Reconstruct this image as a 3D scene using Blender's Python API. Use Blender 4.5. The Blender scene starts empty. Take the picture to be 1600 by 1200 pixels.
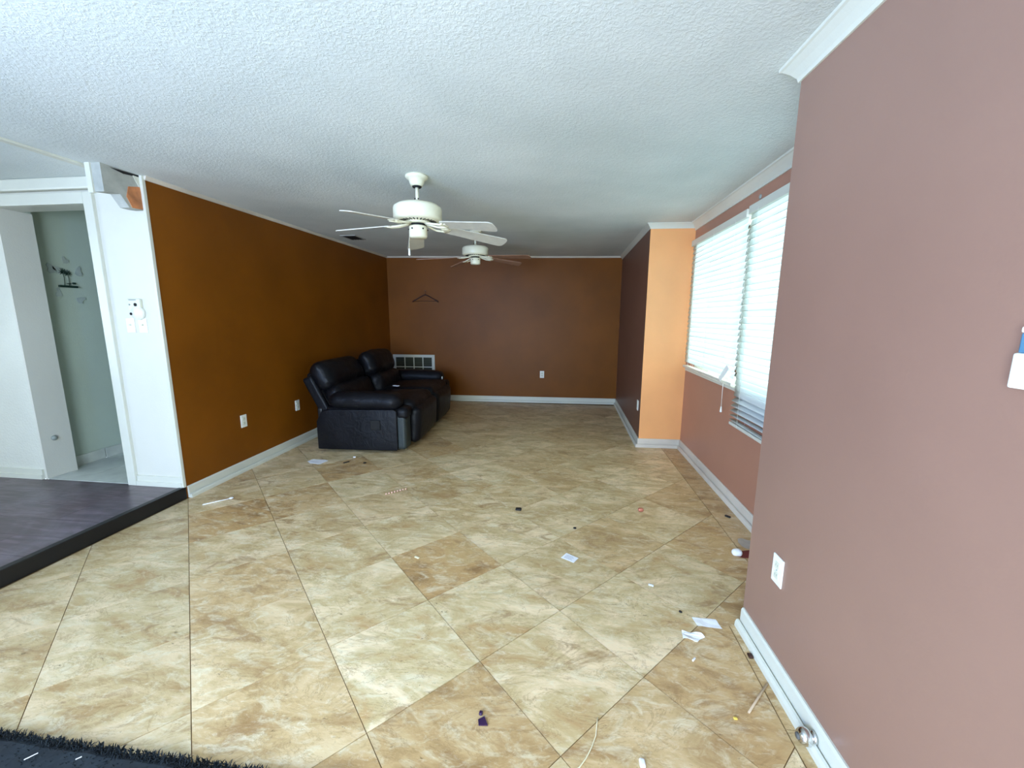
import bpy, bmesh, math, random
from mathutils import Vector, Matrix, noise
R = math.radians
rnd = random.Random(7)
scene = bpy.context.scene
COL = scene.collection

# ------------------------------------------------------------------ camera, world, lights, exposure
F, PITCH, ROLL, YAW, CH = 627.4, R(9.43), R(.278), R(6.9), 1.46
hx, hy = -math.sin(YAW), math.cos(YAW)
fw = Vector((hx*math.cos(PITCH), hy*math.cos(PITCH), -math.sin(PITCH)))
xr = Vector((hy, -hx, 0)); ur = xr.cross(fw)
xa = math.cos(ROLL)*xr + math.sin(ROLL)*ur
ua = -math.sin(ROLL)*xr + math.cos(ROLL)*ur
cam = bpy.data.cameras.new('camera'); cam.sensor_width = 36; cam.lens = F/1600*36
cam.clip_start = .02; cam.clip_end = 200
co = bpy.data.objects.new('camera', cam); COL.objects.link(co)
M = Matrix((xa, ua, -fw)).transposed().to_4x4(); M.translation = (0, 0, CH)
co.matrix_world = M
scene.camera = co

W = bpy.data.worlds.new('sky'); scene.world = W; W.use_nodes = True
bg = W.node_tree.nodes['Background']; bg.inputs[0].default_value = (.80, .92, 1, 1); bg.inputs[1].default_value = 2.5

def area(name, loc, rot, sx, sy, power, col):
    l = bpy.data.lights.new(name, 'AREA'); l.shape = 'RECTANGLE'; l.size = sx; l.size_y = sy
    l.energy = power; l.color = col
    o = bpy.data.objects.new(name, l); COL.objects.link(o); o.location = loc; o.rotation_euler = rot
    return o
# daylight outside the blinds window (+x side, shining to -x)
area('window_daylight', (2.15, 3.35, 1.5), (0, R(100), 0), 1.9, 2.8, 205, (.90, .97, 1))
# added fill from an assumed, unseen opening behind the camera (shining to +y)
area('rear_fill', (-1.15, -1.26, 1.15), (R(101), 0, R(-14)), 2.1, 1.9, 122, (.68, .86, 1))
# added fill, its side window made up to brighten the right wall (shining to +x)
area('side_fill', (-6.35, -.1, 1.5), (0, R(-100), 0), 1.4, 2.4, 25, (.70, .86, 1))

# added blue fill that tints the near right wall, its rear window made up
area('blue_wall_fill', (-2.62, -1.26, 1.75), (R(97), 0, R(-50)), .5, 1.0, 85, (.16, .36, 1))

scene.view_settings.view_transform = 'Standard'; scene.view_settings.look = 'None'
scene.view_settings.exposure = 0.52; scene.view_settings.gamma = 1.0
scene.view_settings.use_curve_mapping = False
scene.cycles.use_denoising = True
scene.cycles.max_bounces = 10; scene.cycles.diffuse_bounces = 6

# ------------------------------------------------------------------ material helpers
def srgb(r, g, b):
    f = lambda c: (c/255)/12.92 if c/255 <= .04045 else ((c/255+.055)/1.055)**2.4
    return (f(r), f(g), f(b), 1)
class NT:
    def __init__(s, name):
        s.m = bpy.data.materials.new(name); s.m.use_nodes = True
        s.n = s.m.node_tree.nodes; s.l = s.m.node_tree.links; s.p = s.n['Principled BSDF']
    def add(s, t, **kw):
        nd = s.n.new(t)
        for k, v in kw.items():
            if hasattr(nd, k) and k not in ('Scale',): setattr(nd, k, v)
            else: nd.inputs[k].default_value = v
        return nd
    def noise(s, vec, scale, detail=4, rough=.55, dist=0):
        nd = s.n.new('ShaderNodeTexNoise'); nd.inputs['Scale'].default_value = scale
        nd.inputs['Detail'].default_value = detail; nd.inputs['Roughness'].default_value = rough
        nd.inputs['Distortion'].default_value = dist
        if vec: s.l.new(vec, nd.inputs['Vector'])
        return nd.outputs[0]
    def ramp(s, fac, stops):
        nd = s.n.new('ShaderNodeValToRGB'); e = nd.color_ramp.elements
        e[0].position, e[0].color = stops[0]; e[1].position, e[1].color = stops[-1]
        for p, c in stops[1:-1]:
            k = e.new(p); k.color = c
        s.l.new(fac, nd.inputs[0]); return nd.outputs[0]
    def mix(s, f, a, b, mode='MIX'):
        nd = s.n.new('ShaderNodeMix'); nd.data_type = 'RGBA'; nd.blend_type = mode
        for i, v in ((0, f), (6, a), (7, b)):
            if isinstance(v, bpy.types.NodeSocket): s.l.new(v, nd.inputs[i])
            else: nd.inputs[i].default_value = v
        return nd.outputs[2]
    def math(s, op, a, b=0.0):
        nd = s.n.new('ShaderNodeMath'); nd.operation = op
        for i, v in ((0, a), (1, b)):
            if isinstance(v, bpy.types.NodeSocket): s.l.new(v, nd.inputs[i])
            else: nd.inputs[i].default_value = v
        return nd.outputs[0]
    def bump(s, h, strength, dist):
        nd = s.n.new('ShaderNodeBump'); nd.inputs['Strength'].default_value = strength
        nd.inputs['Distance'].default_value = dist; s.l.new(h, nd.inputs['Height'])
        s.l.new(nd.outputs[0], s.p.inputs['Normal'])
    def pos(s): return s.n.new('ShaderNodeNewGeometry').outputs['Position']
    def obj(s): return s.n.new('ShaderNodeTexCoord').outputs['Object']
    def base(s, v):
        if isinstance(v, bpy.types.NodeSocket): s.l.new(v, s.p.inputs['Base Color'])
        else: s.p.inputs['Base Color'].default_value = v
B = (0, 0, 0, 1); WH = (1, 1, 1, 1)

def paint(name, col, rough=.5, var=.08, bump=.15, spec=.5, scale=90):
    t = NT(name); p = t.pos()
    n = t.noise(p, 1.3, 5)
    dark = tuple(c*(1-var*2) for c in col[:3])+(1,)
    lite = tuple(min(1, c*(1+var)) for c in col[:3])+(1,)
    t.base(t.ramp(n, [(.3, dark), (.7, lite)]))
    t.p.inputs['Roughness'].default_value = rough; t.p.inputs['Specular IOR Level'].default_value = spec
    t.bump(t.noise(p, scale, 3), bump, .004)
    return t.m
M_CARAMEL = paint('caramel_wall_paint', srgb(124, 71, 10), .46, .10, .08, .22)
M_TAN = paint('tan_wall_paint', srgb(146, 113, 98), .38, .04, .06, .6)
M_WALL_LIGHTENED = paint('lightened_wall_paint', srgb(176, 126, 104), .45, .04, .06)  # house paint lightened in colour, standing in for light on the window wall
M_WALL_SHADED = paint('shaded_wall_paint', srgb(116, 78, 62), .45, .06, .06)  # house paint darkened: shade on the far right wall put into the colour
M_WALL_LIT = paint('window_lit_wall_paint', srgb(240, 170, 108), .42, .05, .08, .6)  # house paint brightened: window light on the return put into the colour
M_WHITEWALL = paint('white_wall_paint', srgb(214, 212, 200), .55, .03, .2)
M_PLASTER = paint('rough_white_plaster', srgb(218, 218, 206), .7, .05, .9, .3, 60)
M_GREYWALL = paint('grey_hall_paint', srgb(186, 198, 184), .6, .04, .2)
M_TRIM = paint('white_trim_paint', srgb(212, 212, 198), .35, .05, .1)
M_TRIMWORN = paint('worn_white_trim', srgb(214, 205, 190), .45, .14, .3, .5, 30)

def ceiling_mat():
    t = NT('textured_ceiling'); p = t.pos()
    n = t.noise(p, 1.1, 4)
    t.base(t.ramp(n, [(.3, srgb(200, 208, 206)), (.7, srgb(222, 228, 226))]))
    t.p.inputs['Roughness'].default_value = .85
    h = t.noise(p, 62, 4, .6, .6)
    hr = t.ramp(h, [(.42, B), (.66, WH)])
    t.bump(hr, .30, .005)
    return t.m
M_CEIL = ceiling_mat()

def tile_mat():
    t = NT('travertine_tile')
    oi = t.n.new('ShaderNodeObjectInfo')
    sep = t.n.new('ShaderNodeSeparateColor'); t.l.new(oi.outputs['Color'], sep.inputs[0])
    tone, olive, seed = sep.outputs[0], sep.outputs[1], sep.outputs[2]
    vm = t.n.new('ShaderNodeVectorMath'); vm.operation = 'ADD'
    cx = t.n.new('ShaderNodeCombineXYZ')
    t.l.new(t.math('MULTIPLY', seed, 53.0), cx.inputs[0]); t.l.new(t.math('MULTIPLY', seed, 29.0), cx.inputs[2])
    t.l.new(t.pos(), vm.inputs[0]); t.l.new(cx.outputs[0], vm.inputs[1])
    mp = t.n.new('ShaderNodeMapping'); mp.inputs['Rotation'].default_value = (0, 0, R(-18)); mp.inputs['Scale'].default_value = (1, 2.1, 1)
    t.l.new(vm.outputs[0], mp.inputs[0]); v = mp.outputs[0]
    big = t.noise(v, 2.6, 8, .68, .7)
    mid = t.noise(v, 8, 7, .7, 1.0)
    cream, tan, brown = srgb(244, 219, 178), srgb(194, 156, 104), srgb(144, 108, 66)
    c1 = t.ramp(big, [(.33, tan), (.47, srgb(206, 184, 136)), (.62, cream)])
    c2 = t.ramp(big, [(.33, brown), (.5, tan), (.68, srgb(202, 172, 120))])
    c = t.mix(tone, c1, c2)
    c = t.mix(t.math('MULTIPLY', t.ramp(mid, [(.50, B), (.66, WH)]), .6), c, srgb(232, 220, 186))
    vein = t.ramp(t.noise(v, 3.4, 8, .72, .9), [(.485, B), (.50, WH), (.515, B)])
    c = t.mix(t.math('MULTIPLY', vein, .5), c, srgb(150, 118, 72))
    blot = t.ramp(t.noise(v, 3.7, 6, .7, 1.2), [(.56, B), (.66, WH)])
    c = t.mix(t.math('MULTIPLY', blot, .68), c, srgb(156, 120, 78))
    fl = t.ramp(t.noise(v, 19, 6, .8, .8), [(.55, B), (.66, WH)])
    c = t.mix(t.math('MULTIPLY', fl, .35), c, srgb(240, 228, 200))
    pits = t.ramp(t.noise(v, 26, 4, .75, .4), [(.62, B), (.70, WH)])
    gate = t.ramp(t.noise(v, 2.2, 3), [(.48, B), (.6, WH)])
    c = t.mix(t.math('MULTIPLY', pits, t.math('MULTIPLY', gate, .85)), c, srgb(104, 82, 52))
    c = t.mix(olive, c, t.mix(1.0, c, srgb(220, 216, 208), 'MULTIPLY'))
    t.base(c)
    rr = t.ramp(mid, [(.3, (.30, .30, .30, 1)), (.7, (.50, .50, .50, 1))]); t.l.new(rr, t.p.inputs['Roughness'])
    t.p.inputs['Specular IOR Level'].default_value = .4
    t.bump(t.noise(v, 16, 6, .7), .25, .006)
    return t.m
M_TILE = tile_mat()
def simple(name, col, rough=.5, metal=0, spec=.5, nvar=.06, nscale=20, bump=0, bscale=200):
    t = NT(name); n = t.noise(t.obj(), nscale, 4)
    t.base(t.ramp(n, [(.3, tuple(c*(1-nvar*2) for c in col[:3])+(1,)), (.7, tuple(min(1, c*(1+nvar)) for c in col[:3])+(1,))]))
    t.p.inputs['Roughness'].default_value = rough; t.p.inputs['Metallic'].default_value = metal
    t.p.inputs['Specular IOR Level'].default_value = spec
    if bump: t.bump(t.noise(t.obj(), bscale, 3), bump, .002)
    return t.m
M_GROUT = simple('brown_grout', srgb(128, 100, 62), .9)
def laminate():
    t = NT('dark_laminate'); p = t.pos()
    oi = t.n.new('ShaderNodeObjectInfo'); vm = t.n.new('ShaderNodeVectorMath'); vm.operation = 'ADD'
    t.l.new(p, vm.inputs[0]); cx = t.n.new('ShaderNodeCombineXYZ')
    t.l.new(t.math('MULTIPLY', oi.outputs['Random'], 31.0), cx.inputs[0]); t.l.new(cx.outputs[0], vm.inputs[1])
    mp = t.n.new('ShaderNodeMapping'); mp.inputs['Scale'].default_value = (1, 7, 1); t.l.new(vm.outputs[0], mp.inputs[0])
    n = t.noise(mp.outputs[0], 3.2, 8, .65, .8)
    c = t.ramp(n, [(.3, srgb(50, 36, 42)), (.5, srgb(78, 60, 68)), (.7, srgb(108, 90, 100))])
    dust = t.ramp(t.noise(p, 1.6, 6, .7, .8), [(.45, B), (.75, WH)])
    c = t.mix(t.math('MULTIPLY', dust, .35), c, srgb(140, 138, 150))
    t.base(c); t.p.inputs['Roughness'].default_value = .30
    t.bump(n, .12, .003)
    return t.m
M_LAM = laminate()
M_NOSING = simple('black_step_edge', srgb(13, 12, 14), .5)
M_SEAM = simple('dark_seam', srgb(22, 18, 20), .9)
M_HALLTILE = simple('pale_marble_tile', srgb(196, 200, 192), .3, nvar=.12, nscale=5)
def leather():
    t = NT('black_leather'); o = t.obj()
    t.base(t.ramp(t.noise(o, 4, 4), [(.3, (.003, .003, .004, 1)), (.7, (.008, .008, .010, 1))]))
    t.p.inputs['Roughness'].default_value = .44; t.p.inputs['Specular IOR Level'].default_value = .2
    a = t.noise(o, 9, 5, .6, .8)
    t.bump(a, .35, .02)
    return t.m
M_LEATHER = leather()
M_BLACKPL = simple('black_plastic', (.008, .008, .009, 1), .4)
M_FELT = simple('greenish_black_vinyl', srgb(44, 52, 50), .45, bump=.2)
M_FANIV = simple('ivory_enamel', srgb(232, 228, 202), .3, nvar=.02)
M_BLADE = simple('pale_fan_blade', srgb(202, 198, 184), .45, nvar=.04)
M_BLADEW = simple('brown_wood_fan_blade', srgb(150, 112, 90), .5, nvar=.12, nscale=8)
M_DARK = simple('dark_recess', (.006, .006, .006, 1), .8)
M_CHROME = simple('chrome', (.7, .7, .7, 1), .15, 1, nvar=.03)
M_PLATE = simple('white_plastic', srgb(236, 236, 226), .35, nvar=.02)
M_BEIGEPL = simple('beige_plastic', srgb(214, 214, 194), .4, nvar=.03)
M_GREYPL = simple('grey_plastic', srgb(150, 158, 152), .4)
M_BLUE = simple('blue_display', srgb(84, 128, 156), .25)
M_PAPER = simple('white_paper', srgb(240, 240, 240), .7, nvar=.02)
M_PRINT = simple('grey_print', srgb(160, 160, 175), .8)
M_BLK = simple('black_bit', srgb(20, 16, 14), .6)
M_PURPLE = simple('dark_purple_petal', srgb(48, 20, 60), .5)
M_COPPER = simple('copper_scrap', srgb(196, 120, 96), .4, .3)
M_RED = simple('dark_red_stain', srgb(110, 40, 40), .25)
M_TWIG = simple('tan_wood_splinter', srgb(198, 172, 142), .7)
M_CREAM = simple('cream_string', srgb(236, 226, 190), .6)
M_PINK = simple('pink_beads', srgb(236, 190, 176), .3)
M_YEL = simple('yellow_bit', srgb(230, 200, 90), .5)
M_HANGER = simple('dark_wood_hanger', srgb(58, 30, 20), .45)
M_RAWWOOD = simple('bare_orange_wood', srgb(196, 128, 82), .7, nvar=.18, nscale=14)
M_TORN = simple('torn_grey_drywall', srgb(176, 178, 170), .8, nvar=.12, nscale=10)
M_MURAL = simple('dark_green_ironwork', srgb(24, 50, 40), .5)
M_GHOST = simple('pale_butterfly_shape', srgb(168, 178, 172), .6)
M_GRILLE = simple('grey_vent_louvre', srgb(92, 96, 80), .5)
M_RUG = simple('black_shag', srgb(22, 30, 34), .95, nvar=.3, nscale=12)
M_BUFF = simple('rubber_grey', srgb(90, 90, 88), .5)
M_OUT = simple('outdoor_ground', srgb(150, 155, 140), .9)

def slat_mat():
    m = bpy.data.materials.new('white_translucent_slat'); m.use_nodes = True; n = m.node_tree.nodes; l = m.node_tree.links
    n.remove(n['Principled BSDF']); out = n['Material Output']
    d = n.new('ShaderNodeBsdfDiffuse'); d.inputs[0].default_value = srgb(238, 242, 240)
    tr = n.new('ShaderNodeBsdfTranslucent'); tr.inputs[0].default_value = srgb(225, 238, 238)
    g = n.new('ShaderNodeBsdfGlossy'); g.inputs['Roughness'].default_value = .4
    a = n.new('ShaderNodeMixShader'); a.inputs[0].default_value = .33
    b = n.new('ShaderNodeMixShader'); b.inputs[0].default_value = .05
    l.new(d.outputs[0], a.inputs[1]); l.new(tr.outputs[0], a.inputs[2])
    l.new(a.outputs[0], b.inputs[1]); l.new(g.outputs[0], b.inputs[2]); l.new(b.outputs[0], out.inputs[0])
    return m
M_SLAT = slat_mat()
def glass_mat():
    m = bpy.data.materials.new('window_glass'); m.use_nodes = True; n = m.node_tree.nodes; l = m.node_tree.links
    n.remove(n['Principled BSDF']); out = n['Material Output']
    t = n.new('ShaderNodeBsdfTransparent'); t.inputs[0].default_value = (.93, .97, .96, 1)
    g = n.new('ShaderNodeBsdfGlossy'); g.inputs['Roughness'].default_value = .02
    a = n.new('ShaderNodeMixShader'); f = n.new('ShaderNodeFresnel'); f.inputs[0].default_value = 1.45
    l.new(f.outputs[0], a.inputs[0]); l.new(t.outputs[0], a.inputs[1]); l.new(g.outputs[0], a.inputs[2]); l.new(a.outputs[0], out.inputs[0])
    return m
M_GLASS = glass_mat()

# ------------------------------------------------------------------ mesh helpers
def link(name, bm, mat, parent=None, loc=(0, 0, 0), rot=(0, 0, 0), smooth=False):
    bmesh.ops.recalc_face_normals(bm, faces=bm.faces)
    me = bpy.data.meshes.new(name); bm.to_mesh(me); bm.free()
    if smooth:
        for p in me.polygons: p.use_smooth = True
    for m in (mat if isinstance(mat, (list, tuple)) else [mat]): me.materials.append(m)
    o = bpy.data.objects.new(name, me); COL.objects.link(o)
    o.location = loc; o.rotation_euler = rot
    if parent: o.parent = parent
    return o
def tag(o, label=None, cat=None, group=None, kind=None):
    for k, v in (('label', label), ('category', cat), ('group', group), ('kind', kind)):
        if v: o[k] = v
    return o
def empty(name, loc, rz=0, rot=None, **kw):
    o = bpy.data.objects.new(name, None); COL.objects.link(o); o.location = loc
    o.rotation_euler = rot or (0, 0, rz); o.empty_display_size = .1
    return tag(o, **kw)
def bx(bm, a, b, bev=0):
    x0, y0, z0 = a; x1, y1, z1 = b
    r = bmesh.ops.create_cube(bm, size=1)
    bmesh.ops.scale(bm, vec=(abs(x1-x0), abs(y1-y0), abs(z1-z0)), verts=r['verts'])
    bmesh.ops.translate(bm, vec=((x0+x1)/2, (y0+y1)/2, (z0+z1)/2), verts=r['verts'])
    if bev:
        es = list({e for v in r['verts'] for e in v.link_edges})
        bmesh.ops.bevel(bm, geom=es, offset=bev, segments=2, affect='EDGES', profile=.5)
def box(name, a, b, mat, parent=None, bev=0, loc=(0, 0, 0), rot=(0, 0, 0), smooth=False):
    bm = bmesh.new(); bx(bm, a, b, bev); return link(name, bm, mat, parent, loc, rot, smooth)
def prism_into(bm, pts, z0, z1, axis='z'):
    def P(u, v, w): return {'z': (u, v, w), 'x': (w, u, v), 'y': (u, w, v)}[axis]
    lo = [bm.verts.new(P(u, v, z0)) for u, v in pts]; hi = [bm.verts.new(P(u, v, z1)) for u, v in pts]
    n = len(pts); bm.faces.new(lo[::-1]); bm.faces.new(hi)
    for i in range(n): bm.faces.new((lo[i], lo[(i+1) % n], hi[(i+1) % n], hi[i]))
def prism(name, pts, z0, z1, mat, parent=None, axis='z', loc=(0, 0, 0), rot=(0, 0, 0)):
    bm = bmesh.new(); prism_into(bm, pts, z0, z1, axis); return link(name, bm, mat, parent, loc, rot)
def lathe(bm, prof, n=32, c=(0, 0)):
    rings = []
    for r, z in prof:
        if r < 1e-5: rings.append([bm.verts.new((c[0], c[1], z))])
        else: rings.append([bm.verts.new((c[0]+r*math.cos(2*math.pi*i/n), c[1]+r*math.sin(2*math.pi*i/n), z)) for i in range(n)])
    for a, b in zip(rings, rings[1:]):
        for i in range(n):
            j = (i+1) % n
            if len(a) == 1 and len(b) == 1: continue
            if len(a) == 1: bm.faces.new((a[0], b[i], b[j]))
            elif len(b) == 1: bm.faces.new((a[i], a[j], b[0]))
            else: bm.faces.new((a[i], a[j], b[j], b[i]))
def tube(bm, pts, r, n=8):
    pts = [Vector(p) for p in pts]; rings = []
    for i, p in enumerate(pts):
        d = (pts[min(i+1, len(pts)-1)]-pts[max(i-1, 0)]).normalized()
        up = Vector((0, 0, 1)) if abs(d.z) < .9 else Vector((1, 0, 0))
        a = d.cross(up).normalized(); b = d.cross(a)
        rr = r[i] if isinstance(r, (list, tuple)) else r
        rings.append([bm.verts.new(p+a*rr*math.cos(2*math.pi*k/n)+b*rr*math.sin(2*math.pi*k/n)) for k in range(n)])
    for A, Bq in zip(rings, rings[1:]):
        for k in range(n): bm.faces.new((A[k], A[(k+1) % n], Bq[(k+1) % n], Bq[k]))
    bm.faces.new(rings[0][::-1]); bm.faces.new(rings[-1])
def tubeo(name, pts, r, mat, parent=None, n=8, **k):
    bm = bmesh.new(); tube(bm, pts, r, n); return link(name, bm, mat, parent, smooth=True, **k)
def rbox(name, half, r, mat, parent, loc, rot=(0, 0, 0), n=14, puff=(0, 0, 0), wr=0, seed=0, taper=None):
    """a rounded, padded box: cushions and pads"""
    bm = bmesh.new(); bmesh.ops.create_cube(bm, size=2)
    bmesh.ops.subdivide_edges(bm, edges=bm.edges[:], cuts=n, use_grid_fill=True)
    H = Vector(half); rr = min(r, *[h*.98 for h in half])
    for v in bm.verts:
        q = v.co.copy()
        # spread samples towards the edges
        q = Vector([math.copysign(abs(c)**.75, c) for c in q])
        p = Vector((q.x*H.x, q.y*H.y, q.z*H.z))
        inn = Vector([max(-(h-rr), min(h-rr, c)) for c, h in zip(p, H)])
        d = p-inn
        if d.length > 1e-9: p = inn+d.normalized()*rr
        nx, ny, nz = [max(-1, min(1, p[i]/H[i])) for i in range(3)]
        p.x += puff[0]*math.copysign(1, nx)*abs(nx)*(1-ny**2)*(1-nz**2)
        p.y += puff[1]*math.copysign(1, ny)*abs(ny)*(1-nx**2)*(1-nz**2)
        p.z += puff[2]*math.copysign(1, nz)*abs(nz)*(1-nx**2)*(1-ny**2)
        if wr:
            k = noise.noise(Vector((p.x*9+seed, p.y*5, p.z*9+seed*2)))+.5*noise.noise(Vector((p.x*22, p.y*14+seed, p.z*20)))
            p += (p-inn*0).normalized()*k*wr
        if taper: p = taper(p, H)
        v.co = p
    return link(name, bm, mat, parent, loc, rot, True)

# a wall piece: box along the line p0->p1 (inner face), thickness to the right of travel
def seg_bm(bm, p0, p1, z0, z1, th, d0=0.0):
    a, b = Vector(p0), Vector(p1); t = (b-a).normalized(); nrm = Vector((t.y, -t.x))
    q = [a+nrm*d0, b+nrm*d0, b+nrm*(d0+th), a+nrm*(d0+th)]
    prism_into(bm, [tuple(v) for v in q], z0, z1)
def sweep(name, p0, p1, prof, mat, parent=None, e0=0, e1=0, m0=0, m1=0):
    """moulding: profile (distance from the wall, height) swept along the inner face; room is to the LEFT of travel p0->p1.
    m0/m1: mitre slope at ends (extra length per distance from the wall)"""
    a, b = Vector(p0), Vector(p1); t = (b-a).normalized(); nrm = Vector((-t.y, t.x))
    a -= t*e0; b += t*e1
    bm = bmesh.new()
    A = [bm.verts.new((*(a+nrm*d-t*m0*d), z)) for d, z in prof]; Bq = [bm.verts.new((*(b+nrm*d+t*m1*d), z)) for d, z in prof]
    n = len(prof); bm.faces.new(A); bm.faces.new(Bq[::-1])
    for i in range(n): bm.faces.new((A[i], Bq[i], Bq[(i+1) % n], A[(i+1) % n]))
    return link(name, bm, mat, parent)

# ------------------------------------------------------------------ the setting
ZC = 2.44
def zc(x, y):   # the ceiling rises a little towards the far left corner
    return ZC + .032*max(0, min(1, (.5-x)/3.4))*max(0, min(1, (y-2.8)/4))
bm = bmesh.new()
NX, NY = 16, 20; X0, X1, Y0, Y1 = -6.7, 1.55, -3.0, 7.05
g = [[bm.verts.new((X0+(X1-X0)*i/NX, Y0+(Y1-Y0)*j/NY, 0)) for i in range(NX+1)] for j in range(NY+1)]
for r_ in g:
    for v in r_: v.co.z = zc(v.co.x, v.co.y)
for j in range(NY):
    for i in range(NX): bm.faces.new((g[j][i], g[j][i+1], g[j+1][i+1], g[j+1][i]))
ex = bmesh.ops.extrude_face_region(bm, geom=bm.faces[:])
bmesh.ops.translate(bm, vec=(0, 0, .12), verts=[v for v in ex['geom'] if isinstance(v, bmesh.types.BMVert)])
tag(link('ceiling', bm, M_CEIL), 'white ceiling with a knockdown texture', kind='structure')

A_, B_, C_, D_, E_ = (-2.98, 2.72), (-2.98, 6.775), (.95, 6.885), (.91, 4.585), (1.37, 4.60)
ZT = 2.47
def wall(name, fn, mat, label): 
    bm = bmesh.new(); fn(bm); return tag(link(name, bm, mat), label, kind='structure')
wall('wall_left', lambda b: seg_bm(b, (-2.98, 6.9), (-2.98, 2.726), -.02, ZT, .12), M_CARAMEL, 'dark caramel brown wall behind the sofa on the left')
wall('wall_back', lambda b: seg_bm(b, (1.05, 6.888), (-3.1, 6.772), -.02, ZT, .12), M_CARAMEL, 'dark brown far wall with a low return-air grille')
wall('wall_far_right', lambda b: prism_into(b, [(.91, 4.589), (1.5, 4.604), (1.5, 7.0), (.952, 6.885)], -.02, ZT), M_WALL_SHADED, 'far right wall beyond the orange return, its shade painted into the colour')
wall('wall_jog', lambda b: prism_into(b, [(.91, 4.585), (1.5, 4.60), (1.5, 4.604), (.91, 4.589)], -.02, ZT), M_WALL_LIT, 'narrow return wall beside the blinds window, window light painted in as bright orange')
WX = 1.37
def winwall(b):
    for a, c in (((WX, 1.8, -.02), (WX+.13, 4.62, .93)), ((WX, 1.8, 2.24), (WX+.13, 4.62, ZT-.02)),
                 ((WX, 1.8, .93), (WX+.13, 2.26, 2.24)), ((WX, 4.44, .93), (WX+.13, 4.62, 2.24))): bx(b, a, c)
wall('wall_window', winwall, M_WALL_LIGHTENED, 'tan mauve wall below and around the blinds window, colour lightened as if better lit')
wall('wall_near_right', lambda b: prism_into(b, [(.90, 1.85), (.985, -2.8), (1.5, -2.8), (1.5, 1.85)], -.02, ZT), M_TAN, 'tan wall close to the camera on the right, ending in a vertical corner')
# front-facing wall with the hall opening, standing on the raised floor
PZ = .094
box('wall_panel', (-3.45, 2.72, PZ), (-2.99, 2.86, ZC), M_WHITEWALL).update_tag()
tag(bpy.data.objects['wall_panel'], 'white wall between the hall opening and the brown wall', kind='structure')
box('wall_hall_side', (-6.5, 2.72, PZ), (-4.27, 2.87, ZC), M_PLASTER)
tag(bpy.data.objects['wall_hall_side'], 'rough white plaster wall left of the hall opening', kind='structure')
box('wall_header', (-4.27, 2.722, 2.27), (-3.45, 2.86, ZC), M_WHITEWALL)
tag(bpy.data.objects['wall_header'], 'white strip of wall over the hall opening', kind='structure')
# walls out of view that close the house
def rear(b):
    bx(b, (-6.6, -1.42, PZ+.005), (-3.0, -1.3, ZC)); bx(b, (-2.99, -1.42, .001), (-2.25, -1.3, 1.2)); bx(b, (-.05, -1.42, .001), (.955, -1.3, ZC)); bx(b, (-2.25, -1.42, 2.2), (-.05, -1.3, ZC))
wall('wall_rear', rear, M_WHITEWALL, 'white wall behind the camera')
def side(b):
    bx(b, (-6.62, -2.9, -.02), (-6.5, -1.2, ZC)); bx(b, (-6.62, 1.0, -.02), (-6.5, 2.9, ZC))
    bx(b, (-6.62, -1.2, -.02), (-6.5, 1.0, .8)); bx(b, (-6.62, -1.2, 2.38), (-6.5, 1.0, ZC))
wall('wall_side', side, M_WHITEWALL, 'white outer wall of the raised area')
def hall(b):
    bx(b, (-4.5, 2.925, PZ), (-4.38, 6.0, ZC)); bx(b, (-4.5, 2.87, PZ), (-4.27, 2.925, ZC))
wall('wall_hall', hall, M_GREYWALL, 'grey-green wall inside the hall opening')
wall('wall_hall_end', lambda b: (bx(b, (-4.5, 6.0, PZ), (-3.1, 6.1, ZC)), bx(b, (-3.24, 2.87, PZ), (-3.12, 6.0, ZC))), M_GREYWALL, 'grey walls at the end of the hall')

# floor: grout bed and single tiles on the diagonal
floor = box('floor', (-3.1, -2.9, -.06), (1.5, 7.0, -.004), M_GROUT)
tag(floor, 'diagonal travertine tile floor', kind='structure')
TH = R(45.66); ta = Vector((-math.sin(TH), math.cos(TH))); tb = Vector((math.cos(TH), math.sin(TH)))
def clip(poly, x0, x1, y0, y1):
    def half(P_, ax, lim, sgn):
        out = []
        for i in range(len(P_)):
            a, b = P_[i], P_[(i+1) % len(P_)]
            ia, ib = (a[ax]-lim)*sgn >= 0, (b[ax]-lim)*sgn >= 0
            if ia: out.append(a)
            if ia != ib:
                t = (lim-a[ax])/(b[ax]-a[ax]); out.append((a[0]+t*(b[0]-a[0]), a[1]+t*(b[1]-a[1])))
        return out
    for ax, lim, s in ((0, x0, 1), (0, x1, -1), (1, y0, 1), (1, y1, -1)):
        poly = half(poly, ax, lim, s)
        if len(poly) < 3: return None
    ar = abs(sum(poly[i][0]*poly[(i+1) % len(poly)][1]-poly[(i+1) % len(poly)][0]*poly[i][1] for i in range(len(poly))))/2
    return poly if ar > 1e-5 else None
SZ = .4855
RECTS = [(-2.965, .835, -2.78, 1.83), (-2.965, .905, 1.83, 4.60), (.905, 1.16, 1.865, 4.575), (-2.965, .915, 4.60, 6.75)]
STRIPS = [(.84, .91, -2.78, 1.86), (1.165, 1.355, 1.87, 4.575)]
tone_fix = {(2, 2): (.05, 0), (2, 3): (.15, 0), (2, 4): (.15, 0), (2, 5): (.3, 0), (3, 3): (1.0, 0), (3, 2): (.1, 0), (3, 1): (.2, 0), (2, 1): (.8, .35),
            (4, 2): (.2, .2), (4, 1): (.05, .1), (5, 1): (.1, .25), (4, 0): (.85, .1), (5, 0): (.85, .1), (3, 0): (.6, 0), (1, 5): (.3, .1), (1, 6): (1.0, .1),
            (1, 4): (.75, 0), (1, 3): (.5, 0), (1, 2): (.65, 0), (1, 1): (.85, .2), (2, 6): (.75, 0), (3, 4): (.15, 0), (3, 5): (.4, 0), (4, 3): (.2, 0), (5, 2): (.6, 0), (4, 4): (.3, 0)}
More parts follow.
